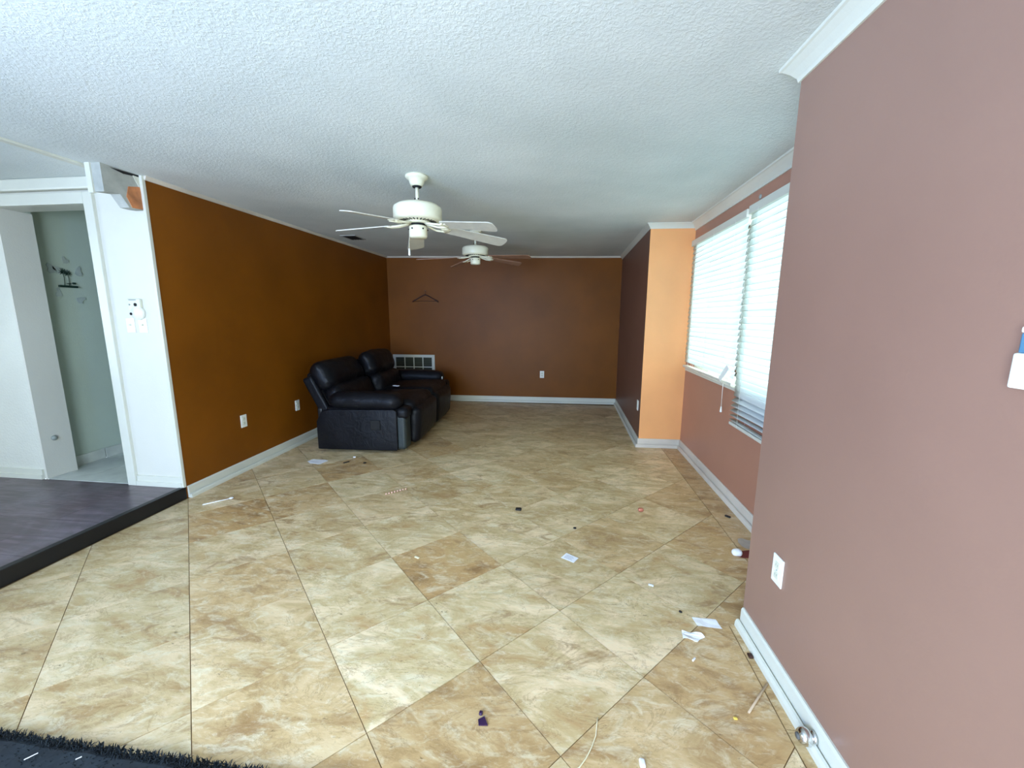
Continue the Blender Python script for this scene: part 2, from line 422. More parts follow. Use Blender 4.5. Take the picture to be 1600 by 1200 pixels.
def clean(poly):
    out = []
    for p in poly:
        if not out or (abs(p[0]-out[-1][0])+abs(p[1]-out[-1][1])) > 1e-4: out.append(p)
    if len(out) > 1 and abs(out[0][0]-out[-1][0])+abs(out[0][1]-out[-1][1]) < 1e-4: out.pop()
    return out
for i in range(-12, 14):
    for j in range(-10, 16):
        u0, v0 = -.13+SZ*(i-1)+0.0, .775+SZ*(j-1)*.995
        u1, v1 = u0+SZ, v0+SZ*.995; g_ = .0016
        sq = [tuple(tb*u+ta*v) for u, v in ((u0+g_, v0+g_), (u1-g_, v0+g_), (u1-g_, v1-g_), (u0+g_, v1-g_))]
        ps = [clip(sq, *r_) for r_ in RECTS]; ps = [clean(p) for p in ps if p]
        if not ps: continue
        bm = bmesh.new()
        lift = rnd.uniform(-.0006, .0006)
        for p in ps: prism_into(bm, p, -.008, 0+lift)
        o = link('tile', bm, M_TILE, floor)
        cxm = sum(p[0] for p in ps[0])/len(ps[0])
        tone, ol = tone_fix.get((i, j), (rnd.choice([.1, .25, .35, .5, .7, .95]), rnd.uniform(0, .15)))
        if i < 1: tone, ol = rnd.uniform(.1, .4), .5
        o.color = (tone, ol, rnd.random(), 1)
for (x0, x1, y0, y1) in STRIPS:
    y = y0; L_ = .686
    while y < y1-.05:
        ye = min(y+L_, y1)
        bm = bmesh.new(); prism_into(bm, [(x0, y), (x1, y), (x1, ye-.003), (x0, ye-.003)], -.008, 0)
        o = link('tile', bm, M_TILE, floor); o.color = (rnd.uniform(.5, .95), .2, rnd.random(), 1); y = ye

# raised laminate floor
plat = tag(box('raised_floor', (-6.5, -2.8, -.02), (-3.0, 2.72, PZ-.012), M_SEAM), 'dark laminate raised floor on the left', kind='structure')
y = 2.716; k = 0
while y > -2.7:
    x = -3.005; y2 = max(y-.192, -2.79); first = True
    while x > -6.49:
        L_ = 1.22 if not first else .35+((k*.43) % .85)
        x2 = max(x-L_, -6.495); first = False
        bm = bmesh.new(); bx(bm, (x2+.0008, y2+.0008, PZ-.011), (x-.0008, y-.0008, PZ)); link('plank', bm, M_LAM, plat); x = x2
    y = y2; k += 1
box('step_edge', (-3.02, -2.79, 0), (-2.975, 2.718, PZ+.004), M_NOSING, plat, .004)
hf = tag(box('floor_hall', (-4.38, 2.87, -.02), (-3.24, 6.0, PZ-.008), M_GROUT), 'pale tiled floor in the hall', kind='structure')
for a in range(3):
    for b in range(8):
        x0, y0 = -4.37+a*.377, 2.875+b*.39
        if a == 2 and False: continue
        box('tile', (x0, y0, PZ-.008), (x0+.372, min(y0+.385, 5.99), PZ+.001), M_HALLTILE, hf)
box('threshold', (-4.27, 2.722, PZ-.012), (-3.45, 2.87, PZ+.003), M_HALLTILE, hf)
# hall tile baseboard pieces
bh = empty('baseboard_hall', (0, 0, 0), kind='structure', label='pale tile skirting inside the hall')
for k in range(8):
    box('skirting_tile', (-4.378, 2.94+k*.30, PZ+.002), (-4.363, 3.232+k*.30, PZ+.095), M_HALLTILE, bh, .002)
# hall opening casing
dr = empty('door_1', (0, 0, 0), kind='structure', label='white trimmed hall opening without a door')
box('casing', (-3.475, 2.695, PZ), (-3.40, 2.722, 2.345), M_TRIM, dr, .004)
box('casing', (-4.9, 2.695, 2.262), (-3.475, 2.722, 2.345), M_TRIM, dr, .004)
box('jamb', (-3.475, 2.722, PZ), (-3.45, 2.865, 2.262), M_TRIM, dr)
box('jamb', (-4.285, 2.715, PZ), (-4.268, 2.93, 2.262), M_WHITEWALL, dr)
box('jamb', (-4.268, 2.722, 2.262), (-3.475, 2.865, 2.272), M_TRIM, dr)
bm = bmesh.new(); lathe(bm, [(0, 0), (.018, 0), (.022, .012), (.012, .022), (0, .024)], 16)
link('door_stop', bm, M_GREYPL, dr, (-4.268, 2.80, .43), (0, R(90), 0), True)

CROWN = lambda s: [(0, 0), (0, -.075*s), (.008*s, -.075*s), (.012*s, -.060*s), (.030*s, -.036*s), (.050*s, -.016*s), (.058*s, -.012*s), (.060*s, 0)]
def crown(name, p0, p1, s=1, mat=M_TRIM, z=ZC, m0=0, m1=0, label=None):
    return tag(sweep(name, p0, p1, [(d, z+h+.002) for d, h in CROWN(s)], mat, m0=m0, m1=m1), label, kind='structure')
# travel so that the room lies to the left
crown('crown_near_right', (.985, -2.8), (.90, 1.85), 1.0, m1=1, label='white crown moulding over the near right wall')
crown('crown_return', (.90, 1.85), (1.37, 1.85), 1.0, m0=1, label='white crown moulding on the corner return')
crown('crown_window', (1.37, 1.85), (1.37, 4.60), 1.05, m1=-1, label='white crown moulding above the blinds window')
crown('crown_jog', (1.37, 4.60), (.91, 4.585), .75, m0=-1, m1=1, label='white crown moulding over the orange return')
crown('crown_far_right', (.91, 4.585), (.952, 6.885), .7, m0=1, label='white crown moulding over the far right wall')
bm = bmesh.new()
def strip(p0, p1, za, zb, h, d, name, label):
    a, b = Vector(p0), Vector(p1); t = (b-a).normalized(); n = Vector((-t.y, t.x)); bm = bmesh.new(); V = []
    N = 10
    for k in range(N+1):
        p = a.lerp(b, k/N); z = zc(p.x, p.y)+.003
        V.append([bm.verts.new((*(p+n*dd), z-hh)) for dd, hh in ((0, 0), (0, h), (d*.45, h), (d, h*.35), (d, 0))])
    for A, B2 in zip(V, V[1:]):
        for q in range(5): bm.faces.new((A[q], A[(q+1) % 5], B2[(q+1) % 5], B2[q]))
    bm.faces.new(V[0]); bm.faces.new(V[-1][::-1])
    return tag(link(name, bm, M_TRIMWORN), label, kind='structure')
strip((.95, 6.885), (-2.98, 6.775), 0, 0, .028, .022, 'crown_back', 'thin white strip along the top of the far wall')
strip((-2.98, 6.775), (-2.98, 2.72), 0, 0, .030, .022, 'crown_left', 'thin white strip along the top of the left wall')
tag(box('crown_hall_wall', (-6.5, 2.67, 2.358), (-3.36, 2.722, ZC), M_TRIM, None, .01), 'white moulding above the hall opening', kind='structure')
tag(box('trim_ceiling', (-3.175, -2.7, ZC-.014), (-3.13, 2.50, ZC+.002), M_TRIM, None, .003), 'thin white strip crossing the ceiling on the left', kind='structure')
tag(box('trim_corner', (-2.998, 2.702, PZ), (-2.976, 2.728, ZC), M_TRIM, None, .003), 'white corner strip beside the brown wall', kind='structure')

BASE = [(0, 0), (0, .098), (.007, .098), (.013, .088), (.014, .036), (.0155, .022), (.019, .022), (.021, .036), (.030, .033), (.036, .020), (.037, 0)]
def baseb(name, p0, p1, label, mat=M_TRIM, m0=0, m1=0, prof=BASE, **k):
    return tag(sweep(name, p0, p1, [(d, z+.0005) for d, z in prof], mat, m0=m0, m1=m1, **k), label, kind='structure')
baseb('baseboard_near_right', (.982, -2.7), (.9005, 1.84), 'white baseboard with a shoe strip at the foot of the near right wall')
baseb('baseboard_window', (1.37, 1.87), (1.37, 4.60), 'scuffed white baseboard below the window', M_TRIMWORN, m1=-1)
baseb('baseboard_jog', (1.37, 4.60), (.91, 4.585), 'scuffed baseboard on the orange return', M_TRIMWORN, m0=-1, m1=1)
baseb('baseboard_far_right', (.91, 4.585), (.952, 6.885), 'white baseboard on the far right wall', m0=1, m1=-1)
baseb('baseboard_back', (.952, 6.885), (-2.98, 6.775), 'white baseboard along the far wall', m0=-1)
baseb('baseboard_left', (-2.98, 6.775), (-2.98, 2.735), 'white baseboard along the left wall')
for nm, x0, x1, lb in (('baseboard_panel', -3.398, -2.99, 'low white skirting under the wall switches'), ('baseboard_hall_side', -6.4, -4.30, 'low white skirting left of the hall opening')):
    bm = bmesh.new(); bx(bm, (x0, 2.706, PZ+.001), (x1, 2.721, PZ+.085)); bx(bm, (x0, 2.698, PZ+.001), (x1, 2.706, PZ+.04))
    tag(link(nm, bm, M_TRIM), lb, kind='structure')

# torn stub of a header beam at the ceiling corner
st = empty('torn_beam_stub', (-3.0, 2.6, 2.3), label='torn grey drywall stub with bare orange wood under the ceiling corner', cat='beam stub')
poly = [(2.46, 2.446), (2.735, 2.446), (2.715, 2.205), (2.66, 2.20), (2.612, 2.20), (2.56, 2.275), (2.462, 2.262)]
prism('drywall', [(a-2.6, b-2.3) for a, b in poly], -.075, 0, M_TORN, st, 'x')
prism('bare_wood', [(a-2.6, b-2.3) for a, b in [(2.62, 2.34), (2.70, 2.36), (2.712, 2.208), (2.63, 2.203), (2.60, 2.27)]], -.002, .004, M_RAWWOOD, st, 'x')
prism('crack', [(a-2.6, b-2.3) for a, b in [(2.52, 2.43), (2.72, 2.438), (2.72, 2.428), (2.60, 2.415)]], -.001, .003, M_DARK, st, 'x')
prism('torn_paper', [(a-2.6, b-2.3) for a, b in [(2.66, 2.425), (2.73, 2.425), (2.73, 2.33), (2.71, 2.33)]], -.001, .004, M_TRIM, st, 'x')
box('end_trim', (-.105, -.150, -.045), (-.068, -.132, .14), M_TRIM, st)

# ------------------------------------------------------------------ window with blinds
wn = empty('window_1', (WX, 3.35, 1.58), kind='structure', label='daylit window behind white blinds')
def L(a, b): return ((a[0]-WX, a[1]-3.35, a[2]-1.58), (b[0]-WX, b[1]-3.35, b[2]-1.58))
bm = bmesh.new()
for a, c in (((WX+.04, 2.26, .93), (WX+.10, 4.44, .98)), ((WX+.04, 2.26, 2.19), (WX+.10, 4.44, 2.24)), ((WX+.04, 2.26, .98), (WX+.10, 2.31, 2.19)), ((WX+.04, 4.39, .98), (WX+.10, 4.44, 2.19)), ((WX+.04, 3.17, .98), (WX+.10, 3.24, 2.19))): bx(bm, *L(a, c))
link('window_frame', bm, M_TRIM, wn)
box('pane', *L((WX+.066, 2.31, .98), (WX+.072, 3.17, 2.19)), M_GLASS, wn); box('pane', *L((WX+.066, 3.24, .98), (WX+.072, 4.39, 2.19)), M_GLASS, wn)
box('window_sill', *L((WX-.035, 2.24, .905), (WX+.05, 4.50, .93)), M_TRIM, wn, .004)
tag(box('ground_outside', (1.6, -1, -.3), (9, 9, -.2), M_OUT), 'pale ground outside the window', kind='structure')

def blind(y0, y1, ztop, zmin, label, open_from=None, seed=1, zstop=.985):
    r_ = random.Random(seed); X = 1.325
    t = empty('window_blind', (X, (y0+y1)/2, ztop), label=label, cat='blind', group='white slat blinds on the window')
    ym = (y0+y1)/2; hl = (y1-y0)/2
    box('headrail', (-.024, -hl, -.056), (.040, hl, 0), M_TRIM, t, .003)
    z = -.070; zs = []
    while ztop+z > zstop: zs.append((z, 75)); z -= .0455
    n0 = len(zs)
    if open_from:
        while ztop+z > zmin+.03: zs.append((z, open_from[min(len(zs)-n0, len(open_from)-1)])); z -= .041
    base_me = None
    for n_, (zz, tilt) in enumerate(zs):
        tl = R(tilt+r_.uniform(-2.5, 2.5)); half = .0255; c, s = math.cos(tl), math.sin(tl)
        bm = bmesh.new(); N = 6; NL = 8
        sag = (.0025 if n_ < len(zs)-4 else .006)*r_.uniform(-1, 1)
        rows = []
        for a in range(NL+1):
            yy = -hl+.004+(2*hl-.008)*a/NL; sg = sag*math.sin(math.pi*a/NL)
            row = []
            for k in range(N+1):
                w = -1+2*k/N; cr = .0035*(1-w*w)
                row.append(((w*half*c - cr*s), yy, (w*half*s + cr*c)+sg))
            rows.append(row)
        top = [[bm.verts.new(p) for p in row] for row in rows]
        bot = [[bm.verts.new((p[0]+.0014*s, p[1], p[2]-.0014*c)) for p in row] for row in rows]
        for a in range(NL):
            for k in range(N):
                bm.faces.new((top[a][k], top[a][k+1], top[a+1][k+1], top[a+1][k])); bm.faces.new((bot[a][k], bot[a+1][k], bot[a+1][k+1], bot[a][k+1]))
        for a in range(NL):
            bm.faces.new((top[a][0], top[a+1][0], bot[a+1][0], bot[a][0])); bm.faces.new((top[a][N], bot[a][N], bot[a+1][N], top[a+1][N]))
        for a in (0, NL):
            for k in range(N): bm.faces.new((top[a][k], bot[a][k], bot[a][k+1], top[a][k+1]))
        link('slat', bm, M_SLAT, t, (0, r_.uniform(-.002, .002), zz), (R(r_.uniform(-.25, .25)), 0, 0), True)
    zb = zmin-ztop
    box('bottom_rail', (-.024, -hl, zb), (.026, hl, zb+.024), M_TRIM, t, .005)
    for f in (.14, .5, .86):
        yy = -hl+2*hl*f
        for xx in (-.027, .027): tubeo('ladder_cord', [(xx, yy, -.04), (xx, yy, zb+.01)], .0011, M_PLATE, t, 5)
    return t
bl = blind(3.225, 4.47, 2.235, .945, 'far white slat blind stopping at the window sill, next to the orange return', None, 3)
br = blind(2.12, 3.195, 2.245, 0.655, 'near white slat blind hanging below the sill with its lowest slats open', (34, 30, 20, 2, -6), 5, .88)
# broken slat piece and lift cord
sl = prism('broken_slat', [(-.08, -.02), (.08, -.02), (.08, .022), (-.08, .026)], -.001, .001, M_PLATE, None, 'x', (1.285, 3.33, 1.03), (R(-47), 0, R(8)))
tag(sl, 'short broken blind slat dangling crookedly in front of the blinds', 'slat')
cd = empty('lift_cord', (1.312, 3.39, .93), label='white pull cord with a tassel hanging below the sill', cat='cord')
tubeo('cord', [(0, 0, .06), (0, .004, -.05), (0, 0, -.19)], .0018, M_PLATE, cd, 6)
bm = bmesh.new(); lathe(bm, [(0, .02), (.004, .018), (.006, .0), (.009, -.022), (.007, -.028), (0, -.028)], 12); link('tassel', bm, M_PLATE, cd, (0, 0, -.20), smooth=True)
bm = bmesh.new(); lathe(bm, [(0, 0), (.016, 0), (.018, .004), (.010, .008), (.007, .008), (.006, .003), (0, .003)], 16)
tag(link('wall_anchor', bm, M_GREYPL, None, (1.369, 3.19, 2.305), (0, R(-90), 0), True), 'small grey screw anchor in the wall above the blinds', 'anchor')

# ------------------------------------------------------------------ sofa
sf = empty('sofa', (-2.2, 5.0, 0), R(3.0), label='black leather reclining loveseat in the far left corner', cat='sofa')
# front = +x, length along y from -1.03 (near) to 1.03 (far)
rbox('base', (.47, .97, .125), .03, M_BLACKPL, sf, (-.02, 0, .165))
def side_panel(y, name='side_panel'):
    bm = bmesh.new()
    pts = [(-.46, .03), (.42, .03), (.43, .06), (.43, .46), (.40, .485), (-.30, .475), (-.40, .45), (-.46, .34)]
    prism_into(bm, pts, y-.03, y+.03, 'y')
    bmesh.ops.bevel(bm, geom=bm.edges[:], offset=.012, segments=3, affect='EDGES', profile=.6)
    return link(name, bm, M_LEATHER, sf, smooth=True)
sp = side_panel(-1.02); side_panel(1.02)
box('recliner_latch', (.14, -1.066, .26), (.25, -1.046, .37), M_DARK, sp, .008)
for s in (-1, 1):
    y = s*.93
    rbox('armrest', (.385, .125, .085), .08, M_LEATHER, sf, (.06, y, .555), (0, R(1), 0), puff=(.02, 0, .02), wr=.010, seed=3+s)
    rbox('arm_inner', (.40, .10, .16), .05, M_LEATHER, sf, (.03, y, .34))
    rbox('arm_front', (.055, .095, .20), .03, M_FELT, sf, (.46, y+.0*s, .235), wr=.002)
    rbox('arm_front_pad', (.065, .105, .065), .05, M_LEATHER, sf, (.475, y, .435), wr=.004, seed=s)
def lean(ax): return (0, R(ax), 0)
for n_, y in enumerate((-.43, .41)):
    rbox('seat_cushion', (.40, .40, .105), .07, M_LEATHER, sf, (.14, y, .42), (0, R(-3), 0), puff=(.02, 0, .035), wr=.010, seed=10+n_)
    fr = rbox('footrest', (.065, .405, .205), .06, M_LEATHER, sf, (.535, y, .255), (0, R(3), 0), puff=(.03, 0, .01), wr=.007, seed=20+n_)
    # leaning back: lower lumbar roll, upper padded part, outer shell
    dx = -.06 if n_ == 0 else .10
    an = -28 if n_ == 0 else -17; hy_ = .45 if n_ == 0 else .40
    hb = .30
    bk = empty('backrest', (-.25+dx*.4, y, .42)); bk.parent = sf; bk.rotation_euler = lean(an)
    rbox('back_shell', (.045, .405, .30), .035, M_LEATHER, bk, (-.13, 0, .24), wr=.004, seed=33+n_)
    rbox('lumbar_pad', (.095, hy_, .155), .085, M_LEATHER, bk, (0, 0, .14), (0, R(6), 0), puff=(.03, 0, .01), wr=.014, seed=40+n_)
    rbox('head_pad', (.105, hy_, .165), .095, M_LEATHER, bk, (-.02, 0, .43), (0, R(-4), 0), puff=(.03, 0, .02), wr=.016, seed=50+n_)
rbox('back_wing', (.06, .035, .26), .03, M_LEATHER, sf, (-.52, -.86, .56), lean(-26), wr=.003)
rbox('back_wing', (.06, .035, .26), .03, M_LEATHER, sf, (-.50, .86, .56), lean(-22), wr=.003)
rbox('rear_panel', (.03, .90, .20), .02, M_BLACKPL, sf, (-.50, 0, .26))
for sx in (-.42, .38):
    for sy in (-.9, .9):
        bm = bmesh.new(); lathe(bm, [(0, 0), (.028, 0), (.03, .02), (.024, .06), (0, .06)], 16); link('foot', bm, M_BLACKPL, sf, (sx, sy, 0), smooth=True)
# small white things lying on it
def rel(x, y):
    c, s = math.cos(R(3)), math.sin(R(3)); return (-2.2+x*c-y*s, 5.0+x*s+y*c)
p = rel(.06, -.02)
o = rbox('white_scrap', (.022, .045, .006), .005, M_PAPER, None, (*p, .565), (0, 0, R(70)), 4); tag(o, 'small white scrap lying on the near sofa seat', 'scrap')
p = rel(.46, .86)
o = rbox('white_tag', (.005, .016, .022), .004, M_PAPER, None, (*p, .545), (0, 0, 0), 3); tag(o, 'tiny white tag on the far arm of the sofa', 'tag')

# ------------------------------------------------------------------ ceiling fans
def fan(cx, cy, s, tips, blade_mat, label, chain):
    zt = zc(cx, cy)
    t = empty('ceiling_fan', (cx, cy, zt), label=label, cat='ceiling fan')
    def lt(name, prof, mat, par=t, n=40):
        bm = bmesh.new(); lathe(bm, [(r_*s, z*s) for r_, z in prof], n); return link(name, bm, mat, par, smooth=True)
    lt('canopy', [(0, 0), (.078, 0), (.080, -.012), (.070, -.022), (.056, -.030), (.050, -.052), (.042, -.066), (.034, -.070), (0, -.070)], M_FANIV)
    lt('canopy_gap', [(0, -.068), (.034, -.069), (.030, -.078), (0, -.080)], M_DARK)
    lt('downrod', [(0, -.07), (.012, -.07), (.012, -.20), (0, -.20)], M_FANIV, n=16)
    for a in (-1, 1):
        bm = bmesh.new(); bmesh.ops.create_uvsphere(bm, u_segments=8, v_segments=6, radius=.005*s); link('screw', bm, M_DARK, t, (a*.012*s, -.014*s, -.155*s), smooth=True)
    mo = lt('motor_housing', [(0, -.19), (.10, -.19), (.145, -.197), (.166, -.212), (.171, -.225), (.171, -.285), (.166, -.298), (.150, -.308), (0, -.308)], M_FANIV, n=56)
    for k in range(30):
        a = 2*math.pi*k/30; bm = bmesh.new(); bx(bm, (.092*s, -.004*s, -.311*s), (.132*s, .004*s, -.306*s)); link('vent_slot', bm, M_DARK, mo, rot=(0, 0, a))
    lt('motor_neck', [(0, -.305), (.052, -.305), (.046, -.345), (0, -.345)], M_DARK)
    lt('motor_base', [(.05, -.306), (.085, -.308), (.088, -.318), (.06, -.322), (.05, -.322)], M_FANIV)
    sh = lt('switch_housing', [(0, -.338), (.058, -.338), (.064, -.345), (.064, -.408), (.058, -.418), (.02, -.422), (0, -.422)], M_FANIV)
    for a in (-110, 20, 200, -40):
        bm = bmesh.new(); bmesh.ops.create_uvsphere(bm, u_segments=8, v_segments=6, radius=.006*s)
        link('knob', bm, M_DARK, sh, (.066*s*math.cos(R(a)), .066*s*math.sin(R(a)), -.362*s), smooth=True)
    for (tx, ty, tz, pitch) in tips:
        d = Vector((tx-cx, ty-cy)); Lb = d.length; az = math.atan2(d.y, d.x)
        z0 = -.322*s; droop = math.atan2(z0-(tz-zt), Lb-.10*s)
        ar = empty('blade_arm', (0, 0, z0), rot=(0, droop, az)); ar.parent = t
        # bracket: two curved bars and a fork plate
        bm = bmesh.new()
        for q in (-1, 1):
            tube(bm, [(.06*s, .006*q*s, .006), (.10*s, .024*q*s, .0), (.145*s, .034*q*s, -.006), (.19*s, .024*q*s, -.006), (.215*s, .040*q*s, -.004)], .0075*s, 8)
        bx(bm, (.175*s, -.030*s, -.006), (.235*s, .030*s, .0), .002)
        bmesh.ops.rotate(bm, verts=bm.verts, cent=(0, 0, 0), matrix=Matrix.Rotation(R(-pitch*.6), 3, 'X'))
        link('bracket', bm, M_FANIV, ar, smooth=True)
        bm = bmesh.new(); r0, r1 = .185*s, Lb; w0, w1 = .052*s, .072*s; pts = []
        N = 8
        for k in range(N+1):
            a = -math.pi/2+math.pi*k/N; pts.append((r1-.035*s+.035*s*math.cos(a), w1*math.copysign(abs(math.sin(a))**.6, math.sin(a))))
        for k in range(N+1):
            a = math.pi/2+math.pi*k/N; pts.append((r0+.02*s+.02*s*math.cos(a), w0*math.copysign(abs(math.sin(a))**.6, math.sin(a))))
        prism_into(bm, pts, -.0005, .0055)
        bmesh.ops.rotate(bm, verts=bm.verts, cent=(0, 0, 0), matrix=Matrix.Rotation(R(-pitch), 3, 'X'))
        link('blade', bm, blade_mat, ar)
    if chain:
        bm = bmesh.new(); tube(bm, [(-.055*s, -.03*s, -.40*s), (-.06*s, -.032*s, -.44*s), (-.06*s, -.032*s, -.50*s)], .0012, 6); link('pull_chain', bm, M_FANIV, t)
        bm = bmesh.new(); lathe(bm, [(0, .02), (.006, .018), (.008, -.025), (.004, -.03), (0, -.03)], 12); link('pull_knob', bm, M_PLATE, t, (-.06*s, -.032*s, -.515*s), smooth=True)
    return t
fan(-1.04, 2.93, 1.0, [(-.456, 3.298, 2.05, 12), (-.452, 2.80, 2.065, 12), (-1.346, 2.45, 2.10, 10), (-1.62, 2.86, 2.075, 12), (-1.27, 3.50, 2.05, 12)],
    M_BLADE, 'nearer ivory ceiling fan with pale blades and a pull chain', True)
fan(-1.02, 4.80, .90, [(-1.69, 4.66, 2.12, 9), (-1.36, 5.06, 2.09, 9), (-.50, 5.0, 2.10, 9), (-.36, 4.66, 2.13, 9)],
    M_BLADEW, 'farther ceiling fan with brown blades near the far wall', False)

# ceiling vent
cv = empty('ceiling_vent', (-2.66, 5.07, zc(-2.66, 5.07)), R(0), label='dark air vent in the ceiling near the left wall', cat='vent')
box('duct', (-.085, -.12, -.006), (.085, .12, .002), M_DARK, cv)
bm = bmesh.new()
for a, c in (((-.10, -.14, -.009), (.10, -.12, 0)), ((-.10, .12, -.009), (.10, .14, 0)), ((-.10, -.12, -.009), (-.085, .12, 0)), ((.085, -.12, -.009), (.10, .12, 0))): bx(bm, a, c)
link('frame', bm, M_TORN, cv)
for k in range(5): box('louvre', (-.07+k*.034, -.118, -.010), (-.052+k*.034, .118, -.008), M_DARK, cv, 0, (0, 0, 0))

# ------------------------------------------------------------------ things on the walls
def backpt(x, d=.0): return 6.775+(x+2.98)*(.11/3.93)-d
ang = math.atan2(.11, 3.93)
# return-air grille
gx = -2.56
gr = empty('return_air_grille', (gx, backpt(gx), .60), ang, label='white framed return-air grille low on the far wall behind the sofa', cat='grille')
def gl(a, b): return a, b
bm = bmesh.new(); WG, HG = .375, .205
for a, c in (((-WG, -.02, -HG), (WG, 0, -HG+.045)), ((-WG, -.02, HG-.045), (WG, 0, HG)), ((-WG, -.02, -HG+.045), (-WG+.05, 0, HG-.045)), ((WG-.05, -.02, -HG+.045), (WG, 0, HG-.045))): bx(bm, a, c)
link('frame', bm, M_TRIM, gr)
box('duct', (-WG+.05, -.004, -HG+.045), (WG-.05, -.001, HG-.045), M_DARK, gr)
for k in (1, 2, 3):
    x = -WG+.05+(2*WG-.10)*k/4; box('mullion', (x-.007, -.019, -HG+.045), (x+.007, -.002, HG-.045), M_TRIM, gr)
box('mullion', (-WG+.05, -.018, -.018), (WG-.05, -.002, -.002), M_TRIM, gr)
z = -HG+.052
while z < HG-.05:
    if not -.03 < z < .005:
        for k in range(4):
            x0 = -WG+.05+(2*WG-.10)*k/4+.008; box('louvre', (x0, -.006, -.001), (x0+.147, .006, .001), M_GRILLE, gr, 0, (0, -.010, z), (R(40), 0, 0))
    z += .017
# clothes hanger on a nail
hx_ = -2.32
hg = empty('clothes_hanger', (hx_, backpt(hx_, .014), 1.83), ang, label='dark clothes hanger hanging on the far wall', cat='hanger')
bm = bmesh.new(); tube(bm, [(-.225, 0, -.115), (-.20, 0, -.098), (-.12, 0, -.055), (-.04, 0, -.012), (0, 0, 0), (.04, 0, -.012), (.12, 0, -.055), (.20, 0, -.098), (.225, 0, -.118)], [.012, .010, .009, .009, .009, .009, .009, .010, .012], 8)
link('shoulder_bar', bm, M_HANGER, hg, smooth=True)
tubeo('trouser_bar', [(-.205, 0, -.105), (.205, 0, -.105)], .0035, M_HANGER, hg)
tubeo('hook', [(0, 0, 0), (0, 0, .03), (.014, 0, .042), (.018, 0, .056), (.008, 0, .070), (-.008, 0, .068), (-.014, 0, .056)], .0028, M_HANGER, hg)
tag(tubeo('nail', [(hx_+.002, backpt(hx_)+.005, 1.897), (hx_+.002, backpt(hx_)-.022, 1.899)], .003, M_GREYPL), 'nail holding the hanger on the far wall', 'nail')

def outlet(loc, rz, label, switch=False):
    """plate facing local -y"""
    t = empty('wall_outlet', loc, rz, label=label, cat='outlet', group='white wall outlets')
    bm = bmesh.new(); bx(bm, (-.036, -.007, -.060), (.036, 0, .060), .003); link('cover_plate', bm, M_PLATE, t)
    for z in (-.021, .021):
        bm = bmesh.new(); bx(bm, (-.016, -.0095, z-.014), (.016, -.006, z+.014), .003); s_ = link('socket', bm, M_BEIGEPL, t)
        for xx in (-.006, .006): box('slot', (xx-.0012, -.0102, z-.002), (xx+.0012, -.0093, z+.007), M_GREYPL, s_)
    bm = bmesh.new(); bmesh.ops.create_uvsphere(bm, u_segments=8, v_segments=6, radius=.0035); link('screw', bm, M_GREYPL, t, (0, -.007, 0), smooth=True)
    return t
outlet((-.31, backpt(-.31), .493), ang, 'white outlet low on the far brown wall, right of the sofa')
outlet((-2.98, 3.375, .475), R(90), 'white outlet on the left brown wall nearest the white wall')
outlet((-2.98, 4.165, .455), R(90), 'white outlet on the left wall partly behind the sofa')
outlet((.913, 4.75, .452), R(-90)+.0, 'outlet seen edge-on on the far right wall beside the orange return')
outlet((.9045, 1.613, .446), R(-90)+math.atan(.085/4.65)*1, 'large white outlet on the near right wall above the baseboard')

th = empty('thermostat', (.918, .866, 1.387), R(-90)+.018, label='white thermostat with a blue display at the right edge of the photo', cat='thermostat')
bm = bmesh.new(); bx(bm, (-.05, -.022, -.062), (.05, 0, .008), .004); link('body', bm, M_PLATE, th)
bm = bmesh.new(); bx(bm, (-.048, -.016, .008), (.045, 0, .048), .003); link('display', bm, M_BLUE, th)
bm = bmesh.new(); bx(bm, (-.046, -.020, .048), (.047, 0, .060), .003); link('cap', bm, M_PLATE, th)
box('button', (-.01, -.025, -.035), (.03, -.021, -.028), M_GREYPL, th)

# intercom, dial and switches on the white wall
ic = empty('intercom', (-3.19, 2.72, 1.535), label='beige wall intercom with a dark speaker hole on the white wall', cat='intercom')
bm = bmesh.new(); bx(bm, (-.045, -.022, -.04), (.06, 0, .048), .005); link('case', bm, M_BEIGEPL, ic)
box('top_edge', (-.03, -.024, .036), (.03, -.02, .044), M_GREYPL, ic, .001)
bm = bmesh.new(); lathe(bm, [(0, 0), (.012, 0), (.012, .005), (0, .006)], 16); link('speaker_hole', bm, M_DARK, ic, (.022, -.021, .005), (R(90), 0, 0), True)
bm = bmesh.new(); lathe(bm, [(0, 0), (.006, 0), (.006, .004), (0, .005)], 12); link('button', bm, M_GREYPL, ic, (-.028, -.021, .005), (R(90), 0, 0), True)
dl = empty('round_dial', (-3.165, 2.72, 1.478), label='round white dial below the intercom', cat='dial')
bm = bmesh.new(); lathe(bm, [(0, 0), (.052, 0), (.052, .018), (.046, .030), (0, .034)], 32); link('dial_body', bm, M_PLATE, dl, (0, 0, 0), (R(90), 0, 0), True)
bm = bmesh.new(); lathe(bm, [(0, 0), (.010, 0), (.010, .006), (0, .006)], 12); link('dial_mark', bm, M_DARK, dl, (-.040, -.028, -.006), (R(90), 0, 0), True)
for k, (x, lb) in enumerate(((-3.255, 'left white switch plate below the intercom'), (-3.150, 'right white switch plate below the intercom, nearer the brown wall'))):
    t = empty('light_switch', (x, 2.72, 1.385), label=lb, cat='light switch', group='switches on the white wall')
    bm = bmesh.new(); bx(bm, (-.036, -.006, -.055), (.036, 0, .055), .003); link('switch_plate', bm, M_PLATE, t)
    bm = bmesh.new(); bx(bm, (-.006, -.016, -.002), (.006, -.005, .012), .002); link('toggle', bm, M_BEIGEPL, t)

